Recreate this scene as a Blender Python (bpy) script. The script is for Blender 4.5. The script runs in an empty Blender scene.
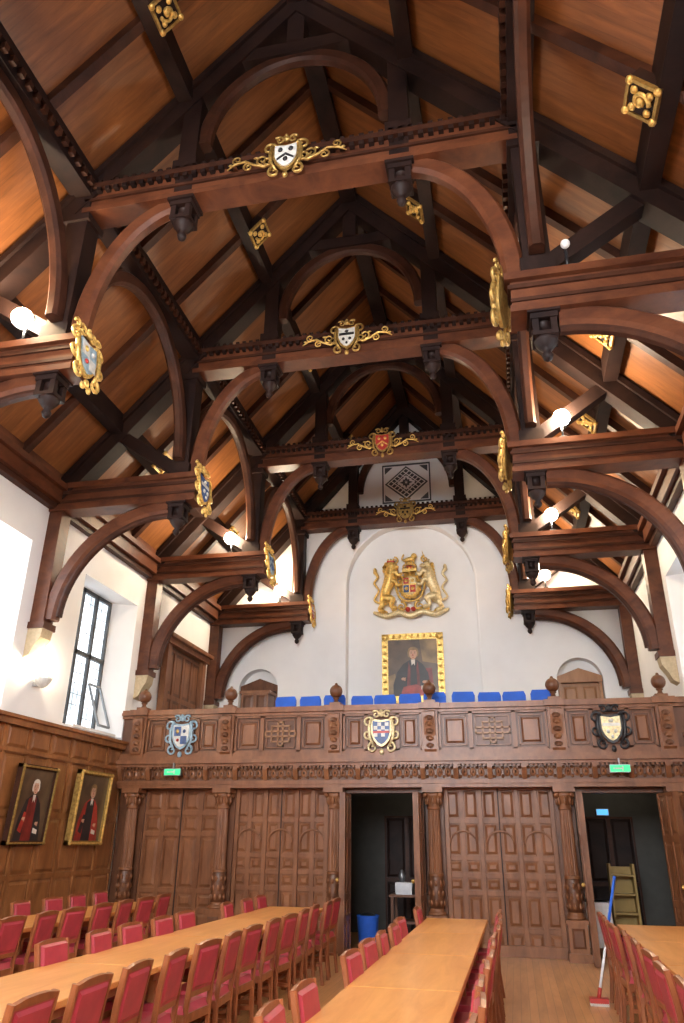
import bpy, math, random
from mathutils import Vector, Matrix
random.seed(4)
PI=math.pi
# ------------------------------------------------------------------ materials
def newmat(name):
    m=bpy.data.materials.new(name); m.use_nodes=True
    nt=m.node_tree; b=nt.nodes['Principled BSDF']; return m,nt,b
def wood(name,c1,c2,rough=.45,scale=(3,3,3),bump=.15,plank=None,coat=0.0,detail=5,spec=.5):
    m,nt,b=newmat(name); N=nt.nodes; L=nt.links
    tc=N.new('ShaderNodeTexCoord'); mp=N.new('ShaderNodeMapping'); mp.inputs['Scale'].default_value=scale
    L.new(tc.outputs['Object'],mp.inputs['Vector'])
    no=N.new('ShaderNodeTexNoise'); no.inputs['Scale'].default_value=1.0; no.inputs['Detail'].default_value=detail
    no.inputs['Roughness'].default_value=.65; no.inputs['Distortion'].default_value=.6
    L.new(mp.outputs[0],no.inputs['Vector'])
    r=N.new('ShaderNodeValToRGB'); r.color_ramp.elements[0].position=.3; r.color_ramp.elements[1].position=.72
    r.color_ramp.elements[0].color=(*c1,1); r.color_ramp.elements[1].color=(*c2,1)
    L.new(no.outputs['Fac'],r.inputs[0]); col=r.outputs[0]
    if plank:
        ax,wd,lo,va=plank
        sp=N.new('ShaderNodeSeparateXYZ'); L.new(tc.outputs['Object'],sp.inputs[0])
        dv=N.new('ShaderNodeMath'); dv.operation='DIVIDE'; dv.inputs[1].default_value=wd; L.new(sp.outputs[ax],dv.inputs[0])
        fr=N.new('ShaderNodeMath'); fr.operation='FRACT'; L.new(dv.outputs[0],fr.inputs[0])
        fl=N.new('ShaderNodeMath'); fl.operation='FLOOR'; L.new(dv.outputs[0],fl.inputs[0])
        wn=N.new('ShaderNodeTexWhiteNoise'); wn.noise_dimensions='1D'; L.new(fl.outputs[0],wn.inputs['W'])
        lt=N.new('ShaderNodeMath'); lt.operation='GREATER_THAN'; lt.inputs[1].default_value=.07; L.new(fr.outputs[0],lt.inputs[0])
        ma=N.new('ShaderNodeMath'); ma.operation='MULTIPLY_ADD'; ma.inputs[1].default_value=va; ma.inputs[2].default_value=1-va/2; L.new(wn.outputs['Value'],ma.inputs[0])
        mm=N.new('ShaderNodeMath'); mm.operation='MULTIPLY_ADD'; mm.inputs[1].default_value=1-lo; mm.inputs[2].default_value=lo; L.new(lt.outputs[0],mm.inputs[0])
        m2=N.new('ShaderNodeMath'); m2.operation='MULTIPLY'; L.new(mm.outputs[0],m2.inputs[0]); L.new(ma.outputs[0],m2.inputs[1])
        vm=N.new('ShaderNodeVectorMath'); vm.operation='SCALE'; L.new(col,vm.inputs[0]); L.new(m2.outputs[0],vm.inputs['Scale'])
        col=vm.outputs[0]
    L.new(col,b.inputs['Base Color']); b.inputs['Roughness'].default_value=rough
    b.inputs['Specular IOR Level'].default_value=spec
    b.inputs['Coat Weight'].default_value=coat; b.inputs['Coat Roughness'].default_value=.2
    if bump:
        bp=N.new('ShaderNodeBump'); bp.inputs['Strength'].default_value=bump; bp.inputs['Distance'].default_value=.01
        L.new(no.outputs['Fac'],bp.inputs['Height']); L.new(bp.outputs[0],b.inputs['Normal'])
    return m
def plain(name,c,rough=.6,metal=0,var=.12,sc=6,bump=0):
    m,nt,b=newmat(name); N=nt.nodes; L=nt.links
    tc=N.new('ShaderNodeTexCoord'); no=N.new('ShaderNodeTexNoise'); no.inputs['Scale'].default_value=sc; no.inputs['Detail'].default_value=3
    L.new(tc.outputs['Object'],no.inputs['Vector'])
    r=N.new('ShaderNodeValToRGB'); r.color_ramp.elements[0].position=.3; r.color_ramp.elements[1].position=.7
    r.color_ramp.elements[0].color=(*[x*(1-var) for x in c],1); r.color_ramp.elements[1].color=(*[min(1,x*(1+var)) for x in c],1)
    L.new(no.outputs['Fac'],r.inputs[0]); L.new(r.outputs[0],b.inputs['Base Color'])
    b.inputs['Roughness'].default_value=rough; b.inputs['Metallic'].default_value=metal
    if bump:
        bp=N.new('ShaderNodeBump'); bp.inputs['Strength'].default_value=bump; bp.inputs['Distance'].default_value=.01
        L.new(no.outputs['Fac'],bp.inputs['Height']); L.new(bp.outputs[0],b.inputs['Normal'])
    return m
def emis(name,c,s):
    m,nt,b=newmat(name); b.inputs['Base Color'].default_value=(*[x*.5 for x in c],1)
    b.inputs['Emission Color'].default_value=(*c,1); b.inputs['Emission Strength'].default_value=s; return m

M_DARK=wood('dark_oak',(.008,.004,.004),(.028,.013,.0095),.55,(2,2,2),spec=.2)
M_RED =wood('red_oak',(.052,.015,.007),(.145,.048,.020),.42,(2.5,2.5,4),coat=.03,spec=.35)
M_MID =wood('brown_oak',(.022,.008,.005),(.07,.025,.013),.48,(2.5,2.5,3),spec=.22)
M_BOARD=wood('roof_boards',(.13,.046,.0145),(.26,.098,.029),.42,(1.2,10,1.2),.04,plank=(1,.11,.85,.14),detail=8,spec=.4)
M_SCR=wood('screen_oak',(.14,.050,.019),(.29,.120,.051),.38,(6,6,1.8),coat=.08,spec=.4)
M_SCRD=wood('screen_oak_dark',(.07,.025,.010),(.17,.066,.029),.4,(6,6,2),coat=.05,spec=.4)
M_PAN=wood('wall_panel_oak',(.16,.056,.016),(.35,.14,.046),.36,(4,4,1.5),coat=.1,spec=.4)
M_TABLE=wood('table_top_wood',(.58,.225,.05),(.78,.36,.10),.36,(7,.9,4),.03,coat=.12)
M_LEG=wood('table_leg_wood',(.25,.1,.035),(.42,.19,.07),.4,(5,5,2))
M_CHAIR=wood('chair_wood',(.17,.046,.016),(.33,.105,.036),.35,(9,9,4),coat=.12)
M_LIGHTW=wood('light_wood',(.25,.11,.042),(.39,.19,.08),.4,(5,5,2))
M_FLOOR=wood('floor_boards',(.5,.22,.07),(.74,.38,.14),.3,(6,.8,3),.04,plank=(0,.09,.7,.2),coat=.2)
M_WHITE=plain('white_plaster',(.82,.825,.82),.8,var=.025,sc=2)
M_STONE=plain('corbel_stone',(.5,.4,.25),.7,sc=20,bump=.3)
M_GOLD=plain('gilding',(.74,.50,.15),.42,.6,.35,25,.5)
M_PGOLD=plain('pale_gilding',(.72,.60,.34),.42,.4,.3,25,.4)
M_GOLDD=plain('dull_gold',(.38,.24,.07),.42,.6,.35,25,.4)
M_BLUE=plain('shield_blue',(.04,.09,.24),.4,0,.3,14)
M_TEAL=plain('shield_pale_blue',(.28,.40,.48),.4,0,.3,14)
M_SILV=plain('shield_white',(.6,.6,.56),.4,0,.15,20)
M_REDP=plain('shield_red',(.45,.04,.03),.4)
M_BLACK=plain('black_paint',(.015,.015,.017),.4)
M_LEATH=plain('red_leather',(.38,.036,.054),.42,0,.15,8,.1)
M_BLUEF=plain('blue_fabric',(.02,.12,.60),.7)
M_METAL=plain('grey_metal',(.35,.36,.38),.35,.8)
M_LEAD=plain('window_frame_iron',(.07,.075,.08),.5)
M_LEADC=plain('leading_grey',(.22,.24,.26),.5)
M_GLASS=emis('daylit_glass',(.88,.94,1.0),8.0)
M_REARFILL=emis('rear_fill_glow',(.92,.95,1.0),17.0)  # strong glow for the added rear window, fills the hall
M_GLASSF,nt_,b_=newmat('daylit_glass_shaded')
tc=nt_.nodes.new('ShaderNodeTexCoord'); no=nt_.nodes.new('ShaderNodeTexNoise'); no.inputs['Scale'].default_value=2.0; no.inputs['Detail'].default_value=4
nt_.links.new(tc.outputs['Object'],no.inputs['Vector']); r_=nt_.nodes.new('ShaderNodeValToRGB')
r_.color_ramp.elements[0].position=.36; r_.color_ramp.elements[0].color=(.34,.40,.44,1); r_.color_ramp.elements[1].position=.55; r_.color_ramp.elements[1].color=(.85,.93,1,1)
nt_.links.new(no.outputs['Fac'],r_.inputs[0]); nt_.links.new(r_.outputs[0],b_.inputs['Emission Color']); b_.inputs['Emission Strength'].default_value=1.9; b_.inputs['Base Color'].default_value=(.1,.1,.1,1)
M_BULB=emis('lamp_bulb',(1,.88,.68),150)
M_GREEN=emis('exit_green',(.04,.6,.22),.8)
M_SIGNB=emis('sign_blue',(.1,.45,.9),.8)
M_SKIN=plain('painted_skin',(.55,.32,.21),.5)
M_PBG=plain('painted_background',(.09,.055,.03),.35,0,.5,3)
M_PBG2=plain('painted_gold_curtain',(.24,.15,.055),.35,0,.5,3)
M_PRED=plain('painted_red_robe',(.33,.03,.02),.4,0,.4,6)
M_PDRED=plain('painted_dark_red_robe',(.16,.018,.014),.4,0,.4,6)
M_PBLK=plain('painted_black_robe',(.018,.016,.018),.4,0,.3,6)
M_PWH=plain('painted_white',(.65,.6,.52),.4)
M_CLOTH=plain('white_cloth',(.8,.8,.8),.8)
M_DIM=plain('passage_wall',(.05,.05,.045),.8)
M_YEL=wood('yellow_pine',(.28,.18,.04),(.38,.25,.07),.5,(4,4,2))
# ------------------------------------------------------------------ mesh builder
class MB:
    def __init__(s): s.v=[];s.f=[];s.m=[];s.s=[];s.M=Matrix.Identity(4)
    def add(s,vs,fs,mat,sm=False):
        o=len(s.v); M=s.M
        for p in vs: s.v.append(M@Vector(p))
        for f in fs: s.f.append([i+o for i in f]); s.m.append(mat); s.s.append(sm)
    def box(s,x0,x1,y0,y1,z0,z1,mat):
        if x0>x1:x0,x1=x1,x0
        if y0>y1:y0,y1=y1,y0
        if z0>z1:z0,z1=z1,z0
        s.add([(x0,y0,z0),(x1,y0,z0),(x1,y1,z0),(x0,y1,z0),(x0,y0,z1),(x1,y0,z1),(x1,y1,z1),(x0,y1,z1)],
          [(0,3,2,1),(4,5,6,7),(0,1,5,4),(1,2,6,5),(2,3,7,6),(3,0,4,7)],mat)
    def prism(s,pts,ext,mat):
        n=len(pts); e=Vector(ext); P=[Vector(p) for p in pts]
        s.add(P+[p+e for p in P],[list(range(n))[::-1],list(range(n,2*n))]+[(i,(i+1)%n,n+(i+1)%n,n+i) for i in range(n)],mat)
    def obox(s,p0,p1,w,h,mat,up=(0,0,1)):
        p0=Vector(p0);p1=Vector(p1);d=(p1-p0).normalized();side=d.cross(Vector(up)).normalized();u=side.cross(d).normalized()
        a=side*w/2;b=u*h/2
        s.prism([p0-a-b,p0+a-b,p0+a+b,p0-a+b],p1-p0,mat)
    def sweep(s,path,n,w,h,mat,ch=.25):
        n=Vector(n).normalized(); P=[Vector(p) for p in path]; c=min(w,h)*ch
        prof=[(-w/2+c,-h/2),(w/2-c,-h/2),(w/2,-h/2+c),(w/2,h/2-c),(w/2-c,h/2),(-w/2+c,h/2),(-w/2,h/2-c),(-w/2,-h/2+c)]
        k=len(prof); vs=[];fs=[]
        for i,p in enumerate(P):
            t=(P[min(i+1,len(P)-1)]-P[max(i-1,0)]).normalized(); q=n.cross(t).normalized()
            for a,b in prof: vs.append(p+n*a+q*b)
        for i in range(len(P)-1):
            for j in range(k): fs.append((i*k+j,i*k+(j+1)%k,(i+1)*k+(j+1)%k,(i+1)*k+j))
        fs.append(list(range(k))[::-1]); fs.append([(len(P)-1)*k+j for j in range(k)])
        s.add(vs,fs,mat)
    def tube(s,path,rad,mat,seg=6):
        P=[Vector(p) for p in path]; n=len(P)
        if not hasattr(rad,'__len__'): rad=[rad]*n
        vs=[];fs=[];ref=Vector((.13,.31,.94))
        for i,p in enumerate(P):
            t=(P[min(i+1,n-1)]-P[max(i-1,0)]).normalized(); a=t.cross(ref)
            if a.length<.05: a=t.cross(Vector((1,0,0)))
            a.normalize(); b=t.cross(a)
            for j in range(seg):
                an=2*PI*j/seg; vs.append(p+(a*math.cos(an)+b*math.sin(an))*rad[i])
        for i in range(n-1):
            for j in range(seg): fs.append((i*seg+j,i*seg+(j+1)%seg,(i+1)*seg+(j+1)%seg,(i+1)*seg+j))
        fs.append(list(range(seg))[::-1]); fs.append([(n-1)*seg+j for j in range(seg)])
        s.add(vs,fs,mat,True)
    def stube(s,path,rad,mat,seg=8,sub=4):
        P=[Vector(p) for p in path]; n=len(P); Q=[];R=[]
        for i in range(n-1):
            a=P[max(i-1,0)];b_=P[i];c=P[i+1];d=P[min(i+2,n-1)]
            for k in range(sub):
                t=k/sub; Q.append(.5*((2*b_)+(c-a)*t+(2*a-5*b_+4*c-d)*t*t+(3*b_-a-3*c+d)*t**3)); R.append(rad[i]*(1-t)+rad[i+1]*t)
        Q.append(P[-1]); R.append(rad[-1]); s.tube(Q,R,mat,seg)
        s.ell(P[0],rad[0],mat,seg,5); s.ell(P[-1],rad[-1],mat,seg,5)
    def lathe(s,c,prof,mat,seg=16,flute=None):
        vs=[];fs=[];n=len(prof)
        for i,(r,z) in enumerate(prof):
            for j in range(seg):
                an=2*PI*j/seg; rr=r
                if flute and flute[0]<=z<=flute[1]: rr=r*(1-.09*(j%3==0))
                vs.append((c[0]+rr*math.cos(an),c[1]+rr*math.sin(an),c[2]+z))
        for i in range(n-1):
            for j in range(seg): fs.append((i*seg+j,i*seg+(j+1)%seg,(i+1)*seg+(j+1)%seg,(i+1)*seg+j))
        fs.append(list(range(seg))[::-1]); fs.append([(n-1)*seg+j for j in range(seg)])
        s.add(vs,fs,mat,flute is None)
    def ell(s,c,r,mat,seg=10,rings=6):
        if not hasattr(r,'__len__'): r=(r,r,r)
        vs=[];fs=[]
        for i in range(rings+1):
            th=PI*(i/rings)
            for j in range(seg):
                an=2*PI*j/seg; vs.append((c[0]+r[0]*math.sin(th)*math.cos(an),c[1]+r[1]*math.sin(th)*math.sin(an),c[2]-r[2]*math.cos(th)))
        for i in range(rings):
            for j in range(seg): fs.append((i*seg+j,i*seg+(j+1)%seg,(i+1)*seg+(j+1)%seg,(i+1)*seg+j))
        s.add(vs,fs,mat,True)
    def frust(s,x0,x1,y0,y1,z0,h,ins,mat):
        s.add([(x0,y0,z0),(x1,y0,z0),(x1,y1,z0),(x0,y1,z0),(x0+ins,y0+ins,z0+h),(x1-ins,y0+ins,z0+h),(x1-ins,y1-ins,z0+h),(x0+ins,y1-ins,z0+h)],
          [(4,5,6,7),(0,1,5,4),(1,2,6,5),(2,3,7,6),(3,0,4,7)],mat)
    def obj(s,name,bevel=0):
        me=bpy.data.meshes.new(name); used=[]
        for m in s.m:
            if m not in used: used.append(m)
        me.from_pydata([tuple(p) for p in s.v],[],s.f)
        for m in used: me.materials.append(m)
        ix={m.name:i for i,m in enumerate(used)}
        for p,m,sm in zip(me.polygons,s.m,s.s): p.material_index=ix[m.name]; p.use_smooth=sm
        me.update(); ob=bpy.data.objects.new(name,me); bpy.context.collection.objects.link(ob)
        if bevel:
            bv=ob.modifiers.new('bevel','BEVEL'); bv.width=bevel; bv.segments=1; bv.limit_method='ANGLE'; bv.angle_limit=.7
        return ob
def FR(o,u,v,n):
    u=Vector(u);v=Vector(v);n=Vector(n)
    return Matrix(((u.x,v.x,n.x,o[0]),(u.y,v.y,n.y,o[1]),(u.z,v.z,n.z,o[2]),(0,0,0,1)))
# ------------------------------------------------------------------ dimensions
H=1.65; XC=-2.12; W=5.05; BAY=3.65
T=[-.85,2.8,6.45,10.1,13.75,17.34]
YB=-4.5; YE=17.55; YS=13.5
RID=12.75; SL=1.12
HB=6.6      # underside of hammer beams
CZ=9.04     # underside of collars
def roof(h): return RID-SL*abs(h)
XL=XC-W; XR=XC+W
GF=3.2
# ------------------------------------------------------------------ shell
b=MB(); b.box(XL-.6,XR+.6,YB-.3,YE+.4,-.15,0,M_FLOOR); b.obj('floor')
WZ0,WZ1=3.36,5.96
WY=[(k-1.02,k+1.02) for k in (-2.35,1.35,5.0,8.65,12.33)]
SPL=.27
for s,nm in ((-1,'wall_left'),(1,'wall_right')):
    b=MB(); xi=XC+s*W; xo=XC+s*(W+.65); xg=XC+s*(W+.5)
    b.box(xi,xo,YB-.3,YE+.4,0,WZ0,M_WHITE); b.box(xi,xo,YB-.3,YE+.4,WZ1,7.2,M_WHITE)
    y=YB-.3; sp=0
    for a,c in WY+[(YE+.4,None)]:
        e=SPL if c is not None else 0
        P=[(xi,y,WZ0),(xi,a,WZ0),(xg,a+e,WZ0),(xo,a+e,WZ0),(xo,y-sp,WZ0),(xg,y-sp,WZ0)]
        b.prism(P,(0,0,WZ1-WZ0),M_WHITE); y=c; sp=SPL
    b.obj(nm)
b=MB()
OPEN=[(XC-3.8,.5,5.0),(XC,1.6,7.55),(XC+3.8,.5,5.0)]
def bot(x):
    for c,h,sp in OPEN:
        if abs(x-c)<=h+1e-6: return sp+math.sqrt(max(0,h*h-(x-c)**2))
    return GF
xs=set([XL-.6,XR+.6,XC])
for c,h,sp in OPEN:
    for i in range(25): xs.add(round(c-h*math.cos(PI*i/24),5))
x=XL-.6
while x<XR+.6: xs.add(round(x,4)); x+=.7
xs=sorted(xs)
for i in range(len(xs)-1):
    x0,x1=xs[i],xs[i+1]; xm=(x0+x1)/2; ins=any(abs(xm-c)<h for c,h,sp in OPEN)
    z0=bot(x0) if ins else GF-.3; z1=bot(x1) if ins else GF-.3
    b.prism([(x0,YE,z0),(x1,YE,z1),(x1,YE,max(7.2,roof(x1-XC))+.05),(x0,YE,max(7.2,roof(x0-XC))+.05)],(0,.3,0),M_WHITE)
b.box(XL-.6,XR+.6,YE+.3,YE+.45,GF-.3,7.2,M_WHITE); b.box(XC-2,XC+2,YE+.3,YE+.45,7.2,9.6,M_WHITE)
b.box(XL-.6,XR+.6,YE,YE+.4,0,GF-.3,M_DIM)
b.sweep([(XC+1.63,YE-.005,GF)]+[(XC+1.63*math.cos(PI*i/32),YE-.005,7.55+1.63*math.sin(PI*i/32)) for i in range(33)]+[(XC-1.63,YE-.005,GF)],(0,1,0),.03,.05,M_WHITE)
b.obj('wall_end')
b=MB(); b.box(XL-.6,XR+.6,YB-.3,YB,0,4,M_WHITE); b.box(XL-.6,XC-3,YB-.3,YB,4,9,M_WHITE); b.box(XC+3,XR+.6,YB-.3,YB,4,9,M_WHITE); b.box(XC-5,XC+5,YB-.3,YB,9,13,M_WHITE)
b.obj('wall_rear')
b=MB(); b.box(XC-3,XC+3,YB-.25,YB-.2,4,9,M_REARFILL)
for i in range(7): b.box(XC-3+i-.06,XC-3+i+.06,YB-.2,YB-.05,4,9,M_STONE)
b.box(XC-3,XC+3,YB-.2,YB-.05,6.4,6.55,M_STONE); b.obj('window_9')  # unseen window added behind the camera as a fill light
n=1
for s in (-1,1):
    for wi,(a0,c0) in enumerate(WY[1:]):
        a=a0+SPL-.1; c=c0-SPL+.1
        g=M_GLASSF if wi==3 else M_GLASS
        b=MB(); xg=XC+s*(W+.5)
        b.box(xg,xg+s*.02,a,c,WZ0,WZ1,g)
        xa,xb_=xg-s*.06,xg-s*.001
        def bar(y0,y1,z0,z1,m=M_LEAD,dx=0): b.box(xa+s*dx,xb_,y0,y1,z0,z1,m)
        L=c-a-.2
        bar(a+.07,a+.13,WZ0,WZ1); bar(c-.13,c-.07,WZ0,WZ1); bar(a+.1,c-.1,WZ0,WZ0+.07); bar(a+.1,c-.1,WZ1-.07,WZ1)
        for i in (1,2): bar(a+.1+L*i/3-.032,a+.1+L*i/3+.032,WZ0,WZ1)
        zt=WZ0+1.4; bar(a+.1,c-.1,zt-.04,zt+.04)
        z=WZ0+.1
        while z<WZ1: bar(a+.1,c-.1,z-.005,z+.005,M_LEADC,.053); z+=.19
        y=a+.1
        while y<c-.1: bar(y-.005,y+.005,WZ0,WZ1,M_LEADC,.053); y+=.14
        b.box(XC+s*(W-.03),xg,a+.1,c-.1,WZ0-.02,WZ0+.03,M_WHITE)
        yy=a+.1+L*2/3; zc=WZ0+.15
        q4=[(0,0),(0,.75),(.4,.75),(.4,0)]
        p=lambda q:(xg-s*(.09+.3*(.75-q[1])/.75),yy+.05+q[0],zc+q[1])
        for i in range(4): b.obox(p(q4[i]),p(q4[(i+1)%4]),.035,.035,M_LEADC,(1,0,0.1))
        b.obj('window_%d'%n); n+=1
b=MB()
for s in (-1,1):
    b.prism([(XC,YB-.3,RID),(XC+s*(W+.7),YB-.3,roof(W+.7)),(XC+s*(W+.7),YB-.3,roof(W+.7)+.2),(XC,YB-.3,RID+.2)],(0,YE+.4-YB+.3,0),M_BOARD)
b.obj('ceiling')
# ------------------------------------------------------------------ carved things (local x right, y up, z out)
def spiral(b,cx,cy,r,a0,turns,rad,mat,z=.03,sx=1,n=14):
    P=[];R=[]
    for i in range(n+1):
        t=i/n; rr=r*(1-.8*t); an=a0+turns*2*PI*t
        P.append((cx+sx*rr*math.cos(an),cy+rr*math.sin(an),z)); R.append(rad*(1-.45*t))
    b.tube(P,R,mat,6)
def shieldpoly(w,h):
    return [(-w/2,h/2),(0,h*.44),(w/2,h/2),(w*.5,0),(w*.38,-h*.25),(w*.2,-h*.42),(0,-h/2),(-w*.2,-h*.42),(-w*.38,-h*.25),(-w*.5,0)]
def cartouche(b,sc,field,charge,rim=M_GOLD,tall=True,style=0):
    M0=b.M.copy(); b.M=b.M@Matrix.Scale(sc,4)
    b.prism([(x,y,0) for x,y in shieldpoly(.62,.8)],(0,0,.06),rim)
    b.prism([(x,y,.06) for x,y in shieldpoly(.5,.66)],(0,0,.03),field)
    if style==0:
        for x,y in ((-.12,.17),(.12,.17),(0,-.12)): b.ell((x,y,.1),(.06,.075,.03),charge,8,4)
        b.prism([(-.2,-.08,.09),(0,.07,.09),(.2,-.08,.09),(.2,-.14,.09),(0,.0,.09),(-.2,-.14,.09)],(0,0,.015),charge)
    elif style==1:
        b.box(-.23,.23,.06,.14,.09,.105,charge); b.ell((0,.2,.1),(.07,.05,.03),charge,8,4)
        for x in (-.1,.1): b.ell((x,-.08,.1),(.05,.06,.03),charge,8,4)
        b.ell((0,-.22,.1),(.04,.05,.03),charge,8,4)
    elif style==2:
        for i in range(4):
            for j in range(4):
                if (i+j)%2==0: b.box(-.22+i*.11,-.11+i*.11,-.12+j*.1,-.02+j*.1,.09,.1,charge)
        b.box(-.24,.24,-.02,.04,.1,.11,M_REDP)
    else:
        b.box(-.22,0,0,.28,.09,.1,charge); b.box(0,.2,-.24,0,.09,.1,charge); b.ell((.11,.14,.1),(.05,.06,.03),charge,8,4); b.ell((-.11,.14,.105),(.05,.07,.03),M_GOLD,8,4); b.ell((-.09,-.12,.1),(.05,.05,.03),M_REDP,8,4)
    for sx in (-1,1):
        spiral(b,sx*.38,.3,.16,PI*.9,-1.2,.04,rim,.05,sx)
        spiral(b,sx*.40,-.05,.13,-PI*.6,1.1,.035,rim,.05,sx)
        spiral(b,sx*.26,-.42,.15,PI*.4,-1.1,.04,rim,.05,sx)
        b.tube([(sx*.3,.42,.05),(sx*.36,.15,.08),(sx*.34,-.15,.07),(sx*.2,-.4,.05)],[.03,.045,.045,.03],rim,6)
        spiral(b,sx*.16,.52,.12,PI*.2,1.2,.035,rim,.05,sx)
    b.ell((0,.53,.06),(.1,.09,.06),rim,8,5); b.ell((0,-.54,.05),(.07,.1,.05),rim,8,5); b.ell((0,.62,.06),(.05,.05,.05),rim,8,5)
    if tall:
        for sx in (-1,1):
            spiral(b,sx*.33,.56,.1,0,1.2,.03,rim,.05,sx); b.ell((sx*.1,-.62,.04),(.06,.08,.04),rim,8,4)
    b.M=M0
def scrollwide(b,sc,mat):
    M0=b.M.copy(); b.M=b.M@Matrix.Scale(sc,4)
    for sx in (-1,1):
        P=[(sx*.32,-.1,.03),(sx*.5,-.2,.04),(sx*.75,-.08,.04),(sx*.95,.06,.04),(sx*1.2,.02,.04),(sx*1.38,-.1,.03)]
        b.tube(P,[.03,.035,.03,.03,.03,.015],mat,6)
        spiral(b,sx*.55,.02,.15,-PI*.5,1.3,.03,mat,.04,sx); spiral(b,sx*.88,-.12,.12,PI*.5,-1.3,.026,mat,.04,sx)
        spiral(b,sx*1.15,.14,.12,-PI*.5,1.3,.026,mat,.04,sx)
        b.ell((sx*.7,.12,.03),(.07,.03,.03),mat,8,4); b.ell((sx*1.3,.02,.03),(.06,.035,.03),mat,8,4)
    b.M=M0
# ------------------------------------------------------------------ trusses
def pendant(b,x,y,z,sc,mat):
    b.box(x-.15*sc,x+.15*sc,y-.15*sc,y+.15*sc,z-.12*sc,z,mat); b.box(x-.18*sc,x+.18*sc,y-.18*sc,y+.18*sc,z-.05*sc,z,mat)
    for i in (-1,1):
        for j in (-1,1): b.box(x+i*.1*sc-.035*sc,x+i*.1*sc+.035*sc,y+j*.1*sc-.035*sc,y+j*.1*sc+.035*sc,z-.3*sc,z-.1*sc,mat)
    b.box(x-.14*sc,x+.14*sc,y-.14*sc,y+.14*sc,z-.34*sc,z-.29*sc,mat)
    b.lathe((x,y,z-.62*sc),[(.01,0),(.05*sc,.03*sc),(.065*sc,.08*sc),(.04*sc,.13*sc),(.08*sc,.17*sc),(.13*sc,.24*sc),(.14*sc,.31*sc),(.09*sc,.34*sc),(.09*sc,.5*sc),(.12*sc,.52*sc)],mat,10)
def arc(cx,cz,rx,rz,a0,a1,y,n=14,s=1):
    return [(XC+s*(cx+rx*math.cos(a0+(a1-a0)*i/n)),y,cz+rz*math.sin(a0+(a1-a0)*i/n)) for i in range(n+1)]
def truss(y):
    b=MB()
    for s in (-1,1):
        X=lambda h: XC+s*h
        b.box(X(W-.003),X(2.5),y-.13,y+.13,HB+.02,HB+.42,M_RED)
        b.box(X(W-.003),X(2.44),y-.19,y+.19,HB+.38,HB+.47,M_RED); b.box(X(W-.003),X(2.47),y-.16,y+.16,HB+.28,HB+.33,M_MID)
        b.box(X(W-.003),X(2.48),y-.17,y+.17,HB-.02,HB+.06,M_RED); b.box(X(W-.003),X(2.49),y-.15,y+.15,HB+.12,HB+.16,M_MID)
        h0=HB+.47
        b.box(X(2.66),X(2.94),y-.14,y+.14,h0,roof(2.94)-.02,M_DARK)
        b.box(X(2.62),X(2.98),y-.18,y+.18,h0,h0+.18,M_DARK); b.box(X(2.62),X(2.98),y-.18,y+.18,CZ-.15,CZ-.05,M_DARK)
        pendant(b,X(2.8),y,HB,.9,M_DARK)
        b.box(X(W-.003),X(W-.24),y-.13,y+.13,4.66,HB+.02,M_RED); b.box(X(W-.003),X(W-.28),y-.17,y+.17,4.6,4.7,M_RED)
        b.prism([(X(W-.003),y-.14,4.6),(X(W-.26),y-.14,4.6),(X(W-.24),y-.14,4.46),(X(W-.15),y-.14,4.32),(X(W-.1),y-.14,4.2),(X(W-.003),y-.14,4.14)],(0,.28,0),M_STONE)
        b.sweep(arc(2.95,4.75,1.82,1.78,0,PI/2,y,20,s),(0,1,0),.2,.24,M_RED)
        b.sweep(arc(2.95,4.75,1.70,1.66,0.03,PI/2,y,20,s),(0,1,0),.12,.1,M_MID)
        b.sweep(arc(1.36,7.1,1.2,CZ-7.1-.02,0,PI/2,y,20,s),(0,1,0),.18,.24,M_RED)
        b.obox((X(2.9),y,7.2),(X(3.98),y,roof(3.98)-.35),.2,.2,M_DARK,(0,1,0))
        b.prism([(X(W-.003),y-.15,roof(W)),(X(0),y-.15,RID),(X(0),y-.15,RID-.52),(X(W-.003),y-.15,roof(W)-.52)],(0,.3,0),M_DARK)
        b.prism([(X(W-.003),y-.2,roof(W)-.08),(X(0),y-.2,RID-.08),(X(0),y-.2,RID-.2),(X(W-.003),y-.2,roof(W)-.2)],(0,.4,0),M_DARK)
        b.box(X(1.26),X(1.5),y-.13,y+.13,CZ-.1,roof(1.5)-.02,M_DARK)
        pendant(b,X(1.38),y,CZ-.02,.95,M_DARK)
        b.box(X(1.22),X(1.54),y-.18,y+.18,CZ+.42,CZ+.6,M_DARK)
    b.box(XC-2.75,XC+2.75,y-.12,y+.12,CZ,CZ+.36,M_RED)
    b.box(XC-2.85,XC+2.85,y-.19,y+.19,CZ+.36,CZ+.44,M_MID); b.box(XC-2.75,XC+2.75,y-.16,y+.16,CZ-.02,CZ+.06,M_RED); b.box(XC-2.75,XC+2.75,y-.15,y+.15,CZ+.18,CZ+.22,M_MID)
    x=-2.7
    while x<2.7:
        b.box(XC+x,XC+x+.06,y-.185,y-.12,CZ+.3,CZ+.36,M_DARK); b.box(XC+x,XC+x+.06,y-.18,y-.1,CZ+.44,CZ+.49,M_DARK); x+=.12
    b.sweep(arc(0,10.0,1.22,1.4,0,PI,y,28),(0,1,0),.16,.2,M_MID)
    b.box(XC-1.15,XC+1.15,y-.12,y+.12,11.4,11.62,M_DARK)
    b.box(XC-.12,XC+.12,y-.12,y+.12,11.6,RID-.05,M_DARK)
    return b.obj('roof_truss')
for i,y in enumerate(T): truss(y)
b=MB()
y0,y1=YB,YE-.003
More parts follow.
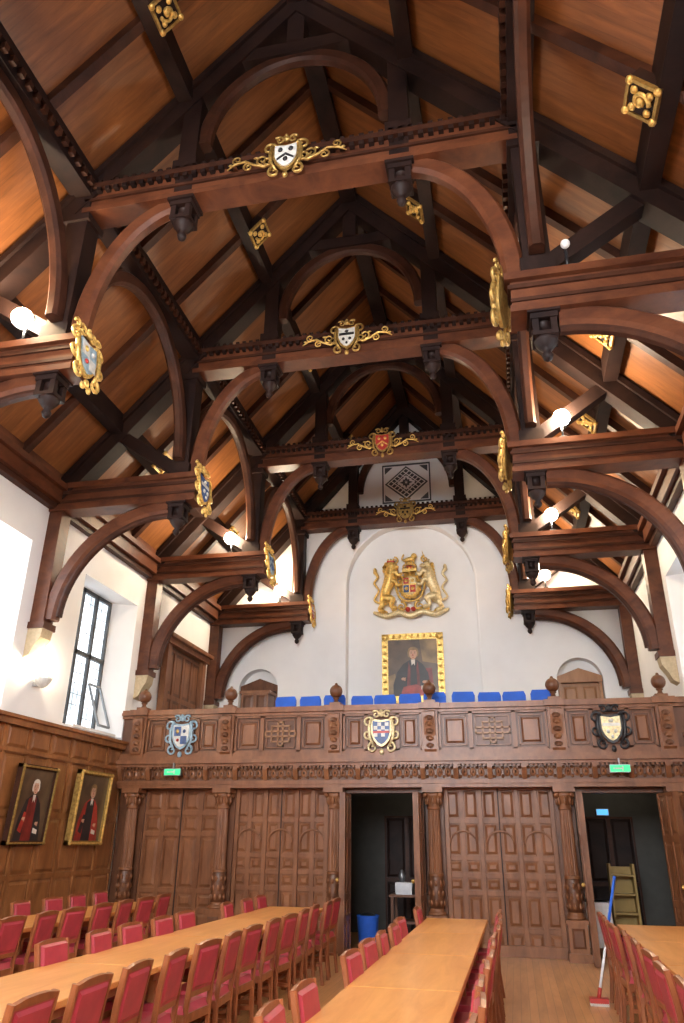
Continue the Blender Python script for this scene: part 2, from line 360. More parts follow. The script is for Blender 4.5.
for s in (-1,1):
    for h,w,d in ((1.5,.2,.2),(4.02,.2,.2)):
        b.box(XC+s*(h-w/2),XC+s*(h+w/2),y0,y1,roof(h)-d-.1,roof(h)+.05,M_DARK)
    b.box(XC+s*2.66,XC+s*2.94,y0,y1,roof(2.8)-.3,roof(2.8)+.1,M_DARK)
    b.box(XC+s*2.6,XC+s*3.0,y0,y1,roof(2.8)-.12,roof(2.8)-.02,M_DARK)
    y=y0
    while y<y1-.1: b.box(XC+s*2.6,XC+s*2.66,y,y+.07,roof(2.8)-.22,roof(2.8)-.12,M_MID); y+=.15
b.box(XC-.14,XC+.14,y0,y1,RID-.35,RID-.05,M_DARK)
b.obj('trim_1')
b=MB()
for k in range(-2,6):
    base=T[0]+BAY*k
    for q in (1,2):
        y=base+BAY*q/3
        if y<YB+.2 or y>YE-.2: continue
        for s in (-1,1):
            b.prism([(XC+s*W,y-.06,roof(W)),(XC,y-.06,RID),(XC,y-.06,RID-.18),(XC+s*W,y-.06,roof(W)-.18)],(0,.12,0),M_MID)
b.obj('trim_2')
b=MB()
for k in range(-1,5):
    ya=T[0]+BAY*k; yc=ya+BAY/2; ry=BAY/2-.2
    for s in (-1,1):
        P=[(XC+s*2.8,yc+ry*math.cos(PI*i/36),7.3+1.93*math.sin(PI*i/36)) for i in range(37)]
        P=[p for p in P if p[1]>YB]
        b.sweep(P,(1,0,0),.16,.22,M_MID)
b.obj('trim_3')
for s,nm in ((-1,'trim_4'),(1,'trim_5')):
    b=MB()
    b.box(XC+s*(W-.003),XC+s*(W-.2),YB,YE-.003,6.72,7.06,M_RED); b.box(XC+s*(W-.003),XC+s*(W-.28),YB,YE-.003,6.94,7.04,M_RED); b.box(XC+s*(W-.003),XC+s*(W-.12),YB,YE-.003,6.62,6.73,M_MID)
    b.box(XC+s*(W-.003),XC+s*(W-.15),YB,YE-.003,7.04,7.24,M_RED)
    b.obj(nm)
for i,(s,h,y) in enumerate(((-1,1.5,5.2),(-1,1.5,8.9),(1,1.5,8.9),(1,4.02,5.3),(1,4.02,11.32),(-1,4.02,11.32),(-1,1.5,12.55),(1,1.5,12.55),(-1,1.5,16.2),(1,4.02,8.9),(1,4.02,14.97),(-1,4.02,14.97),(1,1.5,16.2))):
    c=1/math.sqrt(1+SL*SL); n_=Vector((-s*SL*c,0,-c)); v=Vector((-s*c,0,SL*c)); u=v.cross(n_)
    b=MB(); o=Vector((XC+s*h,y,roof(h)))+n_*.25; S=Matrix.Scale(.88,4)
    b.M=FR(o,u,v,n_)@S
    b.box(-.2,.2,-.2,.2,-.14,.03,M_DARK)
    for q in range(4):
        a=q*PI/2; b.M=FR(o,u,v,n_)@S@Matrix.Rotation(a,4,'Z'); b.box(-.21,.21,.17,.21,0,.05,M_GOLDD); b.ell((.18,.18,.04),(.05,.05,.04),M_GOLD,8,4)
        b.ell((.1,.1,.05),(.05,.05,.03),M_GOLD,8,4)
    spiral(b,0,0,.12,0,1,.03,M_GOLD,.06); b.ell((0,0,.05),(.06,.07,.04),M_GOLD,8,4)
    b.obj('gilded_roof_boss')
fld=[None,None,(M_SILV,M_BLACK),(M_SILV,M_BLACK),(M_REDP,M_GOLD),(M_GOLDD,M_DARK)]
for i in (2,3,4,5):
    y=T[i]; b=MB(); b.M=FR((XC,y-.2,CZ+.26),(1,0,0),(0,0,1),(0,-1,0))
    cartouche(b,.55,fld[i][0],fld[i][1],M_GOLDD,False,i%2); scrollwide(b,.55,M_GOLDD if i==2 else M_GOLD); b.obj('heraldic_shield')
for i in (2,3,4,5):
    for s in (-1,1):
        b=MB(); yy=T[i]-(.1 if i==5 else 0)
        if s==-1: b.M=FR((XC-2.43,yy,HB+.2),(0,1,0),(0,0,1),(1,0,0))
        else: b.M=FR((XC+2.43,yy,HB+.2),(0,-1,0),(0,0,1),(-1,0,0))@Matrix.Rotation(-.3,4,'Y')
        b.M=b.M@Matrix.Rotation(-.12,4,'X')
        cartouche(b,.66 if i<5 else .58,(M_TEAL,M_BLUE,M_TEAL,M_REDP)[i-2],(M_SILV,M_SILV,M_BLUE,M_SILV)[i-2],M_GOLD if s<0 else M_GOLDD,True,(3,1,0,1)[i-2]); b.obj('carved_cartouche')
def lamp(x,y,lit=True,e=60):
    b=MB(); z0=HB+.47; z=z0+.32; r=.125 if lit else .05
    b.box(x-.05,x+.05,y-.05,y+.05,z0,z0+.04,M_BLACK); b.tube([(x,y,z0+.02),(x,y,z-.05)],.018,M_BLACK)
    b.M=Matrix.Translation((x,y,z))@Matrix.Rotation(PI/2+.1,4,'X')
    b.lathe((0,0,0),[(r,0),(r*.8,-.04),(r*.7,-.17),(.03,-.2)],M_BLACK,14)
    b.M=Matrix.Identity(4)
    b.ell((x,y-r*.7,z),(r,r,r),M_BULB if lit else M_CLOTH,14,10); b.obj('spot_lamp')
    if lit:
        l=bpy.data.lights.new('lamp_light','POINT'); l.energy=e; l.color=(1,.70,.40); l.shadow_soft_size=.08
        o=bpy.data.objects.new('lamp_light',l); o.location=(x,y-.35,z+.22); bpy.context.collection.objects.link(o)
for i in range(6):
    for s in (-1,1):
        yy=T[i]-.1
        if i==3 and s==-1: continue
        if i==2 and s==1: lamp(XC+3.1,yy,False); continue
        lamp(XC+s*3.25,yy,e=66 if i>1 else 115)  # lamps on the first two, unseen trusses are added to light the hall
# ------------------------------------------------------------------ panelling helper
def panels(b,w,h,cols,rows,mat,matp,dep=.03,st=.07):
    b.box(0,w,0,h,-.02,0,matp)
    tot=sum(rows); ys=[0]
    for r in rows: ys.append(ys[-1]+r/tot*h)
    for i in range(cols+1):
        x=w*i/cols; b.box(max(0,x-st/2),min(w,x+st/2),0,h,0,dep,mat)
    for yy in ys: b.box(0,w,max(0,yy-st/2),min(h,yy+st/2),0,dep-.002,mat)
    for i in range(cols):
        for j in range(len(rows)):
            x0=w*i/cols+st*.8; x1=w*(i+1)/cols-st*.8; a=ys[j]+st*.8; c=ys[j+1]-st*.8
            if x1-x0<.04 or c-a<.04: continue
            b.frust(x0,x1,a,c,0,dep*.7,min(.04,(x1-x0)*.25,(c-a)*.3),matp)
for s,nm in ((-1,'trim_6'),(1,'trim_7')):
    b=MB(); Lw=YS-.05-YB
    if s<0: b.M=FR((XL+.025,YB,0),(0,1,0),(0,0,1),(1,0,0))
    else: b.M=FR((XR-.025,YS-.05,0),(0,-1,0),(0,0,1),(-1,0,0))
    panels(b,Lw,3.2,30,[.25,.85,.85,.85,.4],M_PAN,M_PAN)
    b.box(0,Lw,3.15,3.24,0,.09,M_PAN); b.box(0,Lw,3.24,3.29,0,.13,M_PAN); b.box(0,Lw,0,.18,0,.06,M_PAN); b.box(0,Lw,2.78,2.83,0,.05,M_PAN)
    b.obj(nm)
# ------------------------------------------------------------------ screen
CX=[XC-4.68,XC-2.93,XC-.90,XC+.80,XC+2.93,XC+4.66]
ZT=2.47
b=MB()
for a,c,kind in ((0,1,'d'),(1,2,'p'),(3,4,'p')):
    x0=CX[a]+.15; x1=CX[c]-.15
    b.M=FR((x0,YS+.15,0),(1,0,0),(0,0,1),(0,-1,0)); w=x1-x0
    if kind=='d': panels(b,w,ZT,4,[.5,.3,.9,.35,.4],M_SCR,M_SCR,.035,.08); b.box(w/2-.012,w/2+.012,0,ZT,.03,.045,M_DARK)
    else:
        panels(b,w,ZT,6,[.35,.5,.25,.25,.55,.5],M_SCR,M_SCR,.035,.075)
        for xx in (.05,w/3,2*w/3,w-.05): b.box(xx-.035,xx+.035,0,ZT,.03,.06,M_SCR)
        for xx in (w/2,): b.box(xx-.01,xx+.01,0,ZT,.03,.045,M_DARK)
        for xx in (w/6,w/2,5*w/6):
            b.tube([(xx+.22*math.cos(PI*i/10),1.6+.2*math.sin(PI*i/10),.045) for i in range(11)],.018,M_SCR,6)
    b.box(0,w,0,.16,0,.07,M_SCR); b.box(0,w,0,ZT,-.12,-.02,M_SCRD)
b.M=Matrix.Identity(4)
for x in CX: b.box(x-.16,x+.16,YS+.06,YS+.3,0,ZT,M_SCRD)
b.box(XL+.003,CX[0]-.1,YS+.08,YS+.25,0,ZT,M_SCRD); b.box(CX[5],XR-.003,YS+.08,YS+.25,0,ZT,M_SCRD)
for a,c in ((2,3),(4,5)): b.box(CX[a],CX[c],YS+.06,YS+.3,ZT-.08,ZT,M_SCRD)
b.obj('carved_screen',.004)
for x in CX:
    b=MB(); y=YS-.1
    b.box(x-.17,x+.17,y-.17,y+.14,0,.12,M_SCR); b.box(x-.145,x+.145,y-.145,y+.14,.12,.5,M_SCR)
    b.box(x-.165,x+.165,y-.165,y+.14,.5,.56,M_SCR)
    b.M=FR((x-.145,y-.146,.12),(1,0,0),(0,0,1),(0,-1,0)); b.frust(.05,.24,.06,.33,0,.02,.03,M_SCRD); b.M=Matrix.Identity(4)
    b.lathe((x,y,.56),[(.14,0),(.15,.02),(.14,.05),(.115,.06),(.12,.08),(.11,.1)],M_SCR,20)
    b.lathe((x,y,.0),[(.11,.66),(.118,.8),(.118,1.1),(.112,1.12)],M_SCRD,18)
    for k in range(3):
        for j in range(8): b.ell((x+.112*math.cos(j*PI/4+k*.4),y+.112*math.sin(j*PI/4+k*.4),.74+k*.14),(.03,.03,.05),M_SCR,6,4)
    b.lathe((x,y,0),[(.125,1.12),(.125,1.16),(.108,1.17),(.106,1.4),(.1,1.8),(.093,2.12)],M_SCR,48,flute=(1.165,2.15))
    b.lathe((x,y,0),[(.1,2.12),(.11,2.13),(.11,2.16),(.095,2.17),(.1,2.22),(.12,2.32),(.15,2.38)],M_SCR,16)
    for j in range(8): b.ell((x+.12*math.cos(j*PI/4),y+.12*math.sin(j*PI/4),2.26),(.03,.03,.07),M_SCR,6,4)
    for i in (-1,1):
        for j in (-1,1): b.ell((x+i*.12,y+j*.1,2.35),(.045,.04,.045),M_SCR,8,5)
    b.box(x-.17,x+.17,y-.17,y+.14,2.39,ZT-.002,M_SCR)
    b.obj('carved_column')
b=MB()
xa,xb=XL+.004,XR-.004
def layer(y,z0,z1,m=M_SCR,dy=.3): b.box(xa,xb,y,YS+dy,z0,z1,m)
layer(YS-.2,ZT,ZT+.06); layer(YS-.22,ZT+.06,ZT+.12); layer(YS-.16,ZT+.12,ZT+.36,M_SCRD); layer(YS-.27,ZT+.36,ZT+.41); layer(YS-.32,ZT+.41,ZT+.47); layer(YS-.24,ZT+.47,ZT+.53)
x=xa+.1; k=0
while x<xb-.1:
    if k%4==0:
        b.prism([(x-.04,YS-.16,ZT+.13),(x-.04,YS-.2,ZT+.13),(x-.04,YS-.27,ZT+.3),(x-.04,YS-.27,ZT+.36),(x-.04,YS-.16,ZT+.36)],(.08,0,0),M_SCR)
    else:
        b.ell((x,YS-.165,ZT+.24),(.055,.025,.075),M_SCR,8,5); b.ell((x,YS-.175,ZT+.24),(.022,.03,.03),M_SCRD,6,4)
    b.ell((x+.07,YS-.165,ZT+.31),(.03,.02,.03),M_SCR,6,4); b.ell((x+.07,YS-.165,ZT+.17),(.03,.02,.03),M_SCR,6,4)
    k+=1; x+=.14
x=xa
while x<xb-.04: b.box(x,x+.035,YS-.25,YS-.2,ZT+.325,ZT+.36,M_SCR); x+=.07
PZ0,PZ1=ZT+.53,3.76
b.box(xa,xb,YS-.12,YS+.0,PZ0,PZ1,M_SCRD)
b.box(xa,xb,YS-.2,YS+.04,PZ0,PZ0+.07,M_SCR); b.box(xa,xb,YS-.2,YS+.06,PZ1-.05,PZ1,M_SCR); b.box(xa,xb,YS-.25,YS+.1,PZ1,PZ1+.05,M_SCR); b.box(xa,xb,YS-.22,YS+.07,PZ1+.05,PZ1+.1,M_SCR)
for i in range(5):
    x0=CX[i]+.15; x1=CX[i+1]-.15; w=x1-x0; h=PZ1-PZ0-.12
    b.M=FR((x0,YS-.12,PZ0+.07),(1,0,0),(0,0,1),(0,-1,0))
    wide=w>1.5; cw=[.3,.4,.3]; xx=0
    for q in range(3):
        ww=cw[q]*w; st=.035
        for A in ((xx,xx+st,0,h),(xx+ww-st,xx+ww,0,h),(xx,xx+ww,0,st),(xx,xx+ww,h-st,h)): b.box(A[0],A[1],A[2],A[3],0,.05,M_SCR)
        for A in ((xx+.07,xx+.09,.07,h-.07),(xx+ww-.09,xx+ww-.07,.07,h-.07),(xx+.07,xx+ww-.07,.07,.09),(xx+.07,xx+ww-.07,h-.09,h-.07)): b.box(A[0],A[1],A[2],A[3],0,.03,M_SCR)
        if q==1 and wide:
            cx=xx+ww/2; cy=h/2
            for A in ((-.3,.3,-.06,-.03),(-.3,.3,.03,.06),(-.06,-.03,-.22,.22),(.03,.06,-.22,.22),(-.18,-.15,-.14,.14),(.15,.18,-.14,.14),(-.18,.18,.12,.15),(-.18,.18,-.15,-.12),(-.3,-.27,-.06,.06),(.27,.3,-.06,.06),(-.06,.06,.19,.22),(-.06,.06,-.22,-.19)):
                b.box(cx+A[0],cx+A[1],cy+A[2],cy+A[3],0,.045,M_LIGHTW)
        else: b.frust(xx+.12,xx+ww-.12,.12,h-.12,0,.03,.03,M_SCR)
        xx+=ww
b.M=Matrix.Identity(4)
for x in CX:
    b.box(x-.14,x+.14,YS-.22,YS-.1,PZ0,PZ1,M_SCR)
    b.prism([(x-.1,YS-.22,PZ0+.04),(x-.1,YS-.25,PZ0+.08),(x-.1,YS-.24,PZ0+.3),(x-.1,YS-.3,PZ1-.15),(x-.1,YS-.3,PZ1-.06),(x-.1,YS-.22,PZ1-.03)],(.2,0,0),M_SCR)
    for k,zz in enumerate((.14,.26,.38,.5,.6)): b.ell((x,YS-.255-.012*k,PZ0+zz),(.07,.035,.045),M_SCR if k%2 else M_SCRD,8,5)
    b.box(x-.18,x+.18,YS-.3,YS+.1,PZ1+.0,PZ1+.1,M_SCR)
    b.box(x-.1,x+.1,YS-.2,YS,PZ1+.1,PZ1+.16,M_SCR)
    b.lathe((x,YS-.1,PZ1+.16),[(.07,0),(.04,.03),(.035,.06),(.06,.08),(.05,.1)],M_SCRD,14)
    b.ell((x,YS-.1,PZ1+.37),(.12,.12,.12),M_SCRD,16,10); b.ell((x,YS-.1,PZ1+.49),(.03,.03,.035),M_SCRD,8,5)
b.obj('gallery_front',.004)
b=MB(); b.box(XL+.004,XR-.004,YS+.3,YE-.004,GF-.25,GF,M_SCRD); b.obj('gallery_floor')
for x,st,fl,ch,rm in (((CX[0]+CX[1])/2,3,M_SILV,M_BLUE,M_TEAL),((CX[2]+CX[3])/2,2,M_BLUE,M_SILV,M_PGOLD),((CX[4]+CX[5])/2,1,M_PGOLD,M_SILV,M_BLACK)):
    b=MB(); b.M=FR((x,YS-.2,PZ0+.37),(1,0,0),(0,0,1),(0,-1,0)); cartouche(b,.6,fl,ch,rm,False,st); b.obj('heraldic_shield')
for x in ((CX[0]+CX[1])/2-.03,(CX[4]+CX[5])/2+.03):
    b=MB(); b.box(x-.16,x+.16,YS-.4,YS-.36,ZT+.2,ZT+.32,M_METAL); b.box(x-.15,x+.15,YS-.405,YS-.4,ZT+.21,ZT+.31,M_GREEN)
    b.box(x+.03,x+.05,YS-.408,YS-.405,ZT+.225,ZT+.295,M_SILV); b.box(x-.1,x+.03,YS-.408,YS-.405,ZT+.25,ZT+.27,M_SILV); b.box(x-.01,x+.01,YS-.38,YS-.33,ZT+.32,ZT+.42,M_METAL); b.obj('exit_sign')
def leaf(name,x,y,w,ang,mat):
    b=MB(); b.M=Matrix.Translation((x,y,0.01))@Matrix.Rotation(ang,4,'Z')
    b.box(0,w,-.025,.025,0,2.36,M_SCR)
    M0=b.M.copy()
    for sgn in (-1,1):
        b.M=M0@(FR((0,-.026,0),(1,0,0),(0,0,1),(0,-1,0)) if sgn<0 else FR((w,.026,0),(-1,0,0),(0,0,1),(0,1,0)))
        panels(b,w,2.36,2,[.5,.3,.9,.66],mat,mat,.02,.09)
    b.M=M0; b.ell((w-.06,-.08,1.05),.03,M_GOLD,8,5); b.obj(name)
leaf('door_1',CX[2]+.22,YS+.02,.68,-PI/2+.05,M_SCR); leaf('door_2',CX[3]-.22,YS+.02,.68,-PI/2-.02,M_SCR)
leaf('door_3',CX[4]+.22,YS+.02,.68,-PI/2-.03,M_SCR); leaf('door_4',CX[5]-.24,YS+.02,.72,-PI/2+.16,M_SCR)
# ------------------------------------------------------------------ undercroft contents
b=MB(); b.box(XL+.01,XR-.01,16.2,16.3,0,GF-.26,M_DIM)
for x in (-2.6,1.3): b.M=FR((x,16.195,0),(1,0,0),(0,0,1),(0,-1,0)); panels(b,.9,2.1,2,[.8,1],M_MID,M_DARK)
b.obj('wall_passage')
b=MB(); x,y=-2.62,14.35
b.lathe((x,y,0),[(.15,0),(.16,.02),(.19,.42),(.2,.45),(.18,.46),(.16,.2)],M_BLUEF,16); b.ell((x,y,.42),(.17,.17,.08),M_BLACK,12,5); b.obj('waste_bin')
b=MB(); x,y=-1.95,15.0
b.box(x-.35,x+.35,y-.3,y+.3,.72,.76,M_SCRD)
for i in (-.3,.3):
    for j in (-.25,.25): b.box(x+i-.025,x+i+.025,y+j-.025,y+j+.025,0,.72,M_SCRD)
b.box(x-.3,x+.3,y-.27,y+.27,.3,.34,M_SCRD); b.box(x-.25,x+.05,y-.2,y+.1,.76,.95,M_METAL); b.box(x+.1,x+.3,y-.15,y,.76,.88,M_SILV)
b.lathe((x-.15,y,.95),[(.05,0),(.06,.1),(.04,.16),(.02,.2)],M_METAL,10); b.obj('side_table')
b=MB(); x,y=1.16,14.35
b.box(x-.22,x+.22,y-.3,y+.3,.72,.76,M_CLOTH)
P=[]
for i in range(40):
    a=2*PI*i/40; cx_=max(-1,min(1,1.35*math.cos(a)))*.24; cy_=max(-1,min(1,1.35*math.sin(a)))*.31; P.append((x+cx_*(1+.03*math.sin(9*a)),y+cy_*(1+.03*math.sin(9*a))))
n=len(P); b.add([(p[0],p[1],.76) for p in P]+[(x+(p[0]-x)*1.08,y+(p[1]-y)*1.08,.12) for p in P],[(i,(i+1)%n,n+(i+1)%n,n+i) for i in range(n)]+[list(range(n))],M_CLOTH)
for i in (-.18,.18):
    for j in (-.25,.25): b.box(x+i-.02,x+i+.02,y+j-.02,y+j+.02,0,.72,M_LEG)
b.obj('cloth_covered_table')
b=MB(); x,y=1.78,15.4
for i in (-.2,.2): b.box(x+i-.02,x+i+.02,y-.15,y+.15,0,1.3,M_YEL)
for z in (.2,.5,.8,1.1): b.box(x-.18,x+.18,y-.14,y+.14,z,z+.03,M_YEL)
b.box(x-.18,x+.18,y+.13,y+.15,.2,1.25,M_YEL); b.obj('pine_shelf')
b=MB(); b.box(1.55,1.78,16.13,16.19,2.12,2.24,M_METAL); b.box(1.56,1.77,16.125,16.13,2.13,2.23,M_SIGNB); b.obj('illuminated_sign')
for x,e in ((-2.2,2.5),(1.6,4.5)):  # faint fill added in the passage, no lamp fitting there
    l=bpy.data.lights.new('passage_fill','POINT'); l.energy=e; l.color=(1,.9,.7); l.shadow_soft_size=.1
    o=bpy.data.objects.new('passage_fill',l); o.location=(x+.2,15.3,2.6); bpy.context.collection.objects.link(o)
# ------------------------------------------------------------------ gallery end: doors, chairs
for x in (XC-3.8,XC+3.8):
    b=MB(); mt=M_SCRD if x<XC else M_LIGHTW
    b.M=FR((x-.42,YE+.25,GF),(1,0,0),(0,0,1),(0,-1,0)); panels(b,.84,1.75,2,[.7,.4,.65],mt,mt,.03,.09)
    b.box(-.06,.0,0,1.78,-.04,.12,mt); b.box(.84,.9,0,1.78,-.04,.12,mt); b.box(-.07,.91,1.76,1.86,-.04,.16,mt)
    b.prism([(-.07,1.86,-.04),(.91,1.86,-.04),(.91,1.9,-.04),(.42,2.08,-.04),(-.07,1.9,-.04)],(0,0,.2),mt)
    b.obj('door_%d'%(5 if x<XC else 6))
b=MB(); b.M=FR((XL+.02,14.75,GF),(0,1,0),(0,0,1),(1,0,0)); b.box(0,1.9,0,2.3,-.01,.03,M_SCRD)
panels(b,1.9,2.25,4,[.6,.5,.9],M_SCR,M_SCR,.05,.1); b.box(-.12,.06,0,2.35,0,.14,M_SCR); b.box(1.84,2.02,0,2.35,0,.14,M_SCR)
b.box(-.2,2.1,2.3,2.42,0,.2,M_SCR); b.box(-.25,2.15,2.42,2.5,0,.28,M_SCR); b.obj('door_7')
b=MB(); x,y=-5.25,15.6
b.box(x-.3,x+.3,y-.22,y+.22,GF,GF+1.3,M_SCRD); b.box(x-.34,x+.34,y-.26,y+.26,GF+1.3,GF+1.36,M_SCR)
b.M=FR((x-.3,y-.225,GF),(1,0,0),(0,0,1),(0,-1,0)); panels(b,.6,1.3,2,[.5,.8],M_SCR,M_SCRD,.02,.06); b.M=Matrix.Identity(4)
b.obj('wooden_cabinet')
me0=None
for i in range(11):
    if me0 is None:
        b=MB()
        for sy in (-.19,.19):
            b.tube([(.2,sy,0),(.19,sy,.44)],.012,M_METAL); b.tube([(-.22,sy,0),(-.19,sy,.44),(-.24,sy,.88)],.012,M_METAL); b.tube([(-.19,sy,.44),(.19,sy,.44)],.012,M_METAL)
        b.box(-.2,.22,-.21,.21,.44,.5,M_BLUEF); b.M=Matrix.Translation((-.215,0,.74))@Matrix.Rotation(-.1,4,'Y')
        b.prism([(-.03,-.2,-.18),(-.03,.2,-.18),(-.03,.21,.14),(-.03,.18,.21),(-.03,-.18,.21),(-.03,-.21,.14)],(.05,0,0),M_BLUEF)
        ob=b.obj('stacking_chair'); me0=ob.data
    else:
        ob=bpy.data.objects.new('stacking_chair',me0); bpy.context.collection.objects.link(ob)
    bv=ob.modifiers.new('bevel','BEVEL'); bv.width=.02; bv.segments=2; bv.limit_method='ANGLE'
    ob.location=(-4.1+i*.475,14.2+random.uniform(-.1,.1),GF); ob.rotation_euler=(0,0,PI/2+random.uniform(-.12,.12))
# ------------------------------------------------------------------ paintings
def figure(b,w,h,k):
    def poly(pts,z,m): b.add([(x*w,y*h,z) for x,y in pts],[list(range(len(pts)))],m)
    s=min(w,h)
    def disc(cx,cy,rx,ry,z,m,n=18): b.add([(w*cx+rx*s*math.cos(2*PI*i/n),h*cy+ry*s*math.sin(2*PI*i/n),z) for i in range(n)],[list(range(n))],m)
    poly([(-.5,-.5),(.5,-.5),(.5,.5),(-.5,.5)],.001,M_PBG)
    if k==1:
        poly([(.14,.5),(.2,.1),(.5,.05),(.5,.5)],.002,M_PBG2); poly([(-.5,-.5),(-.5,-.15),(-.36,-.1),(-.3,-.5)],.002,M_PBG2)
        poly([(.24,-.5),(.26,-.02),(.38,-.02),(.42,-.5)],.003,M_PDRED)
        poly([(-.4,-.5),(-.4,-.3),(-.32,-.08),(-.2,.06),(-.07,.13),(.09,.13),(.2,.05),(.3,-.1),(.34,-.3),(.38,-.5)],.004,M_PBLK)
        poly([(-.06,-.34),(-.05,.0),(-.09,.1),(-.11,-.1),(-.13,-.36)],.005,M_PDRED); poly([(.08,-.36),(.07,.0),(.10,.1),(.13,-.15),(.14,-.38)],.005,M_PDRED)
        poly([(-.26,-.5),(-.2,-.34),(.05,-.3),(.22,-.36),(.28,-.5)],.006,M_PRED)
        hw=M_PBG2
    else:
        poly([(-.38,-.5),(-.34,-.2),(-.22,.06),(-.06,.14),(.1,.13),(.24,.02),(.34,-.22),(.4,-.5)],.003,M_PBLK if k==0 else M_PRED)
        poly([(-.16,-.5),(-.14,.08),(.0,.13),(.1,.1),(.14,-.5)],.004,M_PBLK if k==2 else M_PDRED)
        poly([(-.3,-.36),(-.2,-.1),(-.13,-.12),(-.18,-.4)],.005,M_PRED if k==0 else M_PBLK); hw=M_PWH if k==0 else M_PBG2
    disc(.01,.31,.1,.065,.005,hw); disc(-.07,.25,.035,.08,.005,hw); disc(.09,.25,.03,.07,.005,hw)
    disc(0.01,.24,.08,.11,.006,M_SKIN); disc(.01,.335,.075,.035,.0065,hw)
    for e in (-.025,.045): disc(e,.255,.012,.007,.007,M_PBLK,8); disc(e,.275,.02,.005,.007,M_PBG,8)
    poly([(0.005,.25),(.02,.205),(-.008,.205)],.007,M_PRED); disc(.01,.178,.024,.006,.007,M_PRED,8)
    poly([(-.035,.14),(.05,.14),(.04,.03),(.01,.07),(-.025,.03)],.007,M_PWH)
    for cx,cy in ((-.2,-.2),(.22,-.26)):
        disc(cx,cy,.04,.028,.008,M_SKIN)
        for q in range(4): disc(cx+.03+.004*q,cy-.03+.016*q,.022,.007,.0085,M_SKIN,8)
    poly([(.16,-.32),(.3,-.35),(.3,-.41),(.16,-.39)],.007,M_PWH)
def painting(o,u,v,n,w,h,k,fw,mat,mat2=M_GOLD):
    b=MB(); b.M=FR(o,u,v,n)
    b.box(-w/2,w/2,-h/2,h/2,-.04,.0,M_PBG); figure(b,w,h,k)
    for a,c,L,vert in ((0,-h/2-fw/2,w+2*fw,0),(0,h/2+fw/2,w+2*fw,0),(-w/2-fw/2,0,h,1),(w/2+fw/2,0,h,1)):
        hx,hy=(L/2,fw/2) if not vert else (fw/2,L/2+fw)
        b.box(a-hx,a+hx,c-hy,c+hy,-.05,.03,mat)
        hx2,hy2=(L/2,fw*.22) if not vert else (fw*.22,L/2+fw*.7)
        b.box(a-hx2,a+hx2,c-hy2,c+hy2,.03,.055,mat2)
    for i in (-1,1):
        for j in (-1,1): b.ell((i*(w/2+fw/2),j*(h/2+fw/2),.04),(fw*.5,fw*.5,.025),mat2,10,5)
    if k==1:
        for i in range(9):
            for j in (-1,1): b.ell((-w/2+w*i/8,j*(h/2+fw*.5),.045),(.04,.05,.03),mat2,8,4); b.ell((j*(w/2+fw*.5),-h/2+h*i/8,.045),(.05,.04,.03),mat2,8,4)
    b.obj('framed_portrait')
painting((XC,YE+.24,5.46),(1,0,0),(0,0,1),(0,-1,0),1.2,1.36,1,.15,M_GOLD)
t=.06
painting((XL+.15,10.62,2.08),(0,1,0),(t,0,1),(1,0,-t),.82,.98,0,.06,M_MID,M_GOLDD)
painting((XL+.15,12.3,2.1),(0,1,0),(t,0,1),(1,0,-t),.92,1.02,2,.07,M_GOLDD,M_GOLD)
# ------------------------------------------------------------------ royal arms
b=MB(); b.M=FR((XC,YE+.22,7.5),(1,0,0),(0,0,1),(0,-1,0))@Matrix.Diagonal((1.14,1.1,1.1,1))
G=M_GOLD
b.ell((0,-.02,.08),(.25,.31,.08),G,18,8); b.ell((0,-.02,.13),(.18,.23,.05),M_PGOLD,16,8)
b.box(-.13,-.01,.0,.15,.15,.19,M_REDP); b.box(.01,.13,.0,.15,.15,.19,M_PGOLD); b.box(-.13,-.01,-.19,-.03,.15,.19,M_BLUE); b.box(.01,.13,-.19,-.03,.15,.19,M_REDP)
b.box(-.15,.15,-.03,.0,.16,.2,G); b.box(-.012,.012,-.22,.18,.16,.2,G)
for x,y in ((-.07,.08),(.07,.08),(-.07,-.11),(.07,-.11)): b.ell((x,y,.19),(.04,.045,.02),G,8,4)
for i in range(16):
    a=2*PI*i/16; b.ell((.24*math.cos(a),-.02+.3*math.sin(a),.12),(.035,.035,.03),G,6,4)
b.box(-.16,.16,.3,.36,.02,.18,G)
for i in range(5): b.ell((-.14+i*.07,.39,.14),(.028,.045,.035),G,8,5)
b.ell((0,.40,.08),(.12,.08,.06),M_REDP,12,6)
b.stube([(-.14,.36,.1),(-.13,.47,.1),(0,.5,.12),(.13,.47,.1),(.14,.36,.1)],[.025]*5,G); b.ell((0,.53,.12),.04,G)
b.stube([(-.09,.6,.1),(0,.62,.1),(.08,.63,.1)],[.045,.055,.06],G); b.ell((.11,.69,.12),(.065,.07,.06),G); b.stube([(-.1,.6,.08),(-.17,.64,.08),(-.13,.74,.08)],[.016,.014,.022],G)
for x in (-.08,-.03,.05,.1): b.tube([(x,.62,.1),(x,.52,.1)],.018,G)
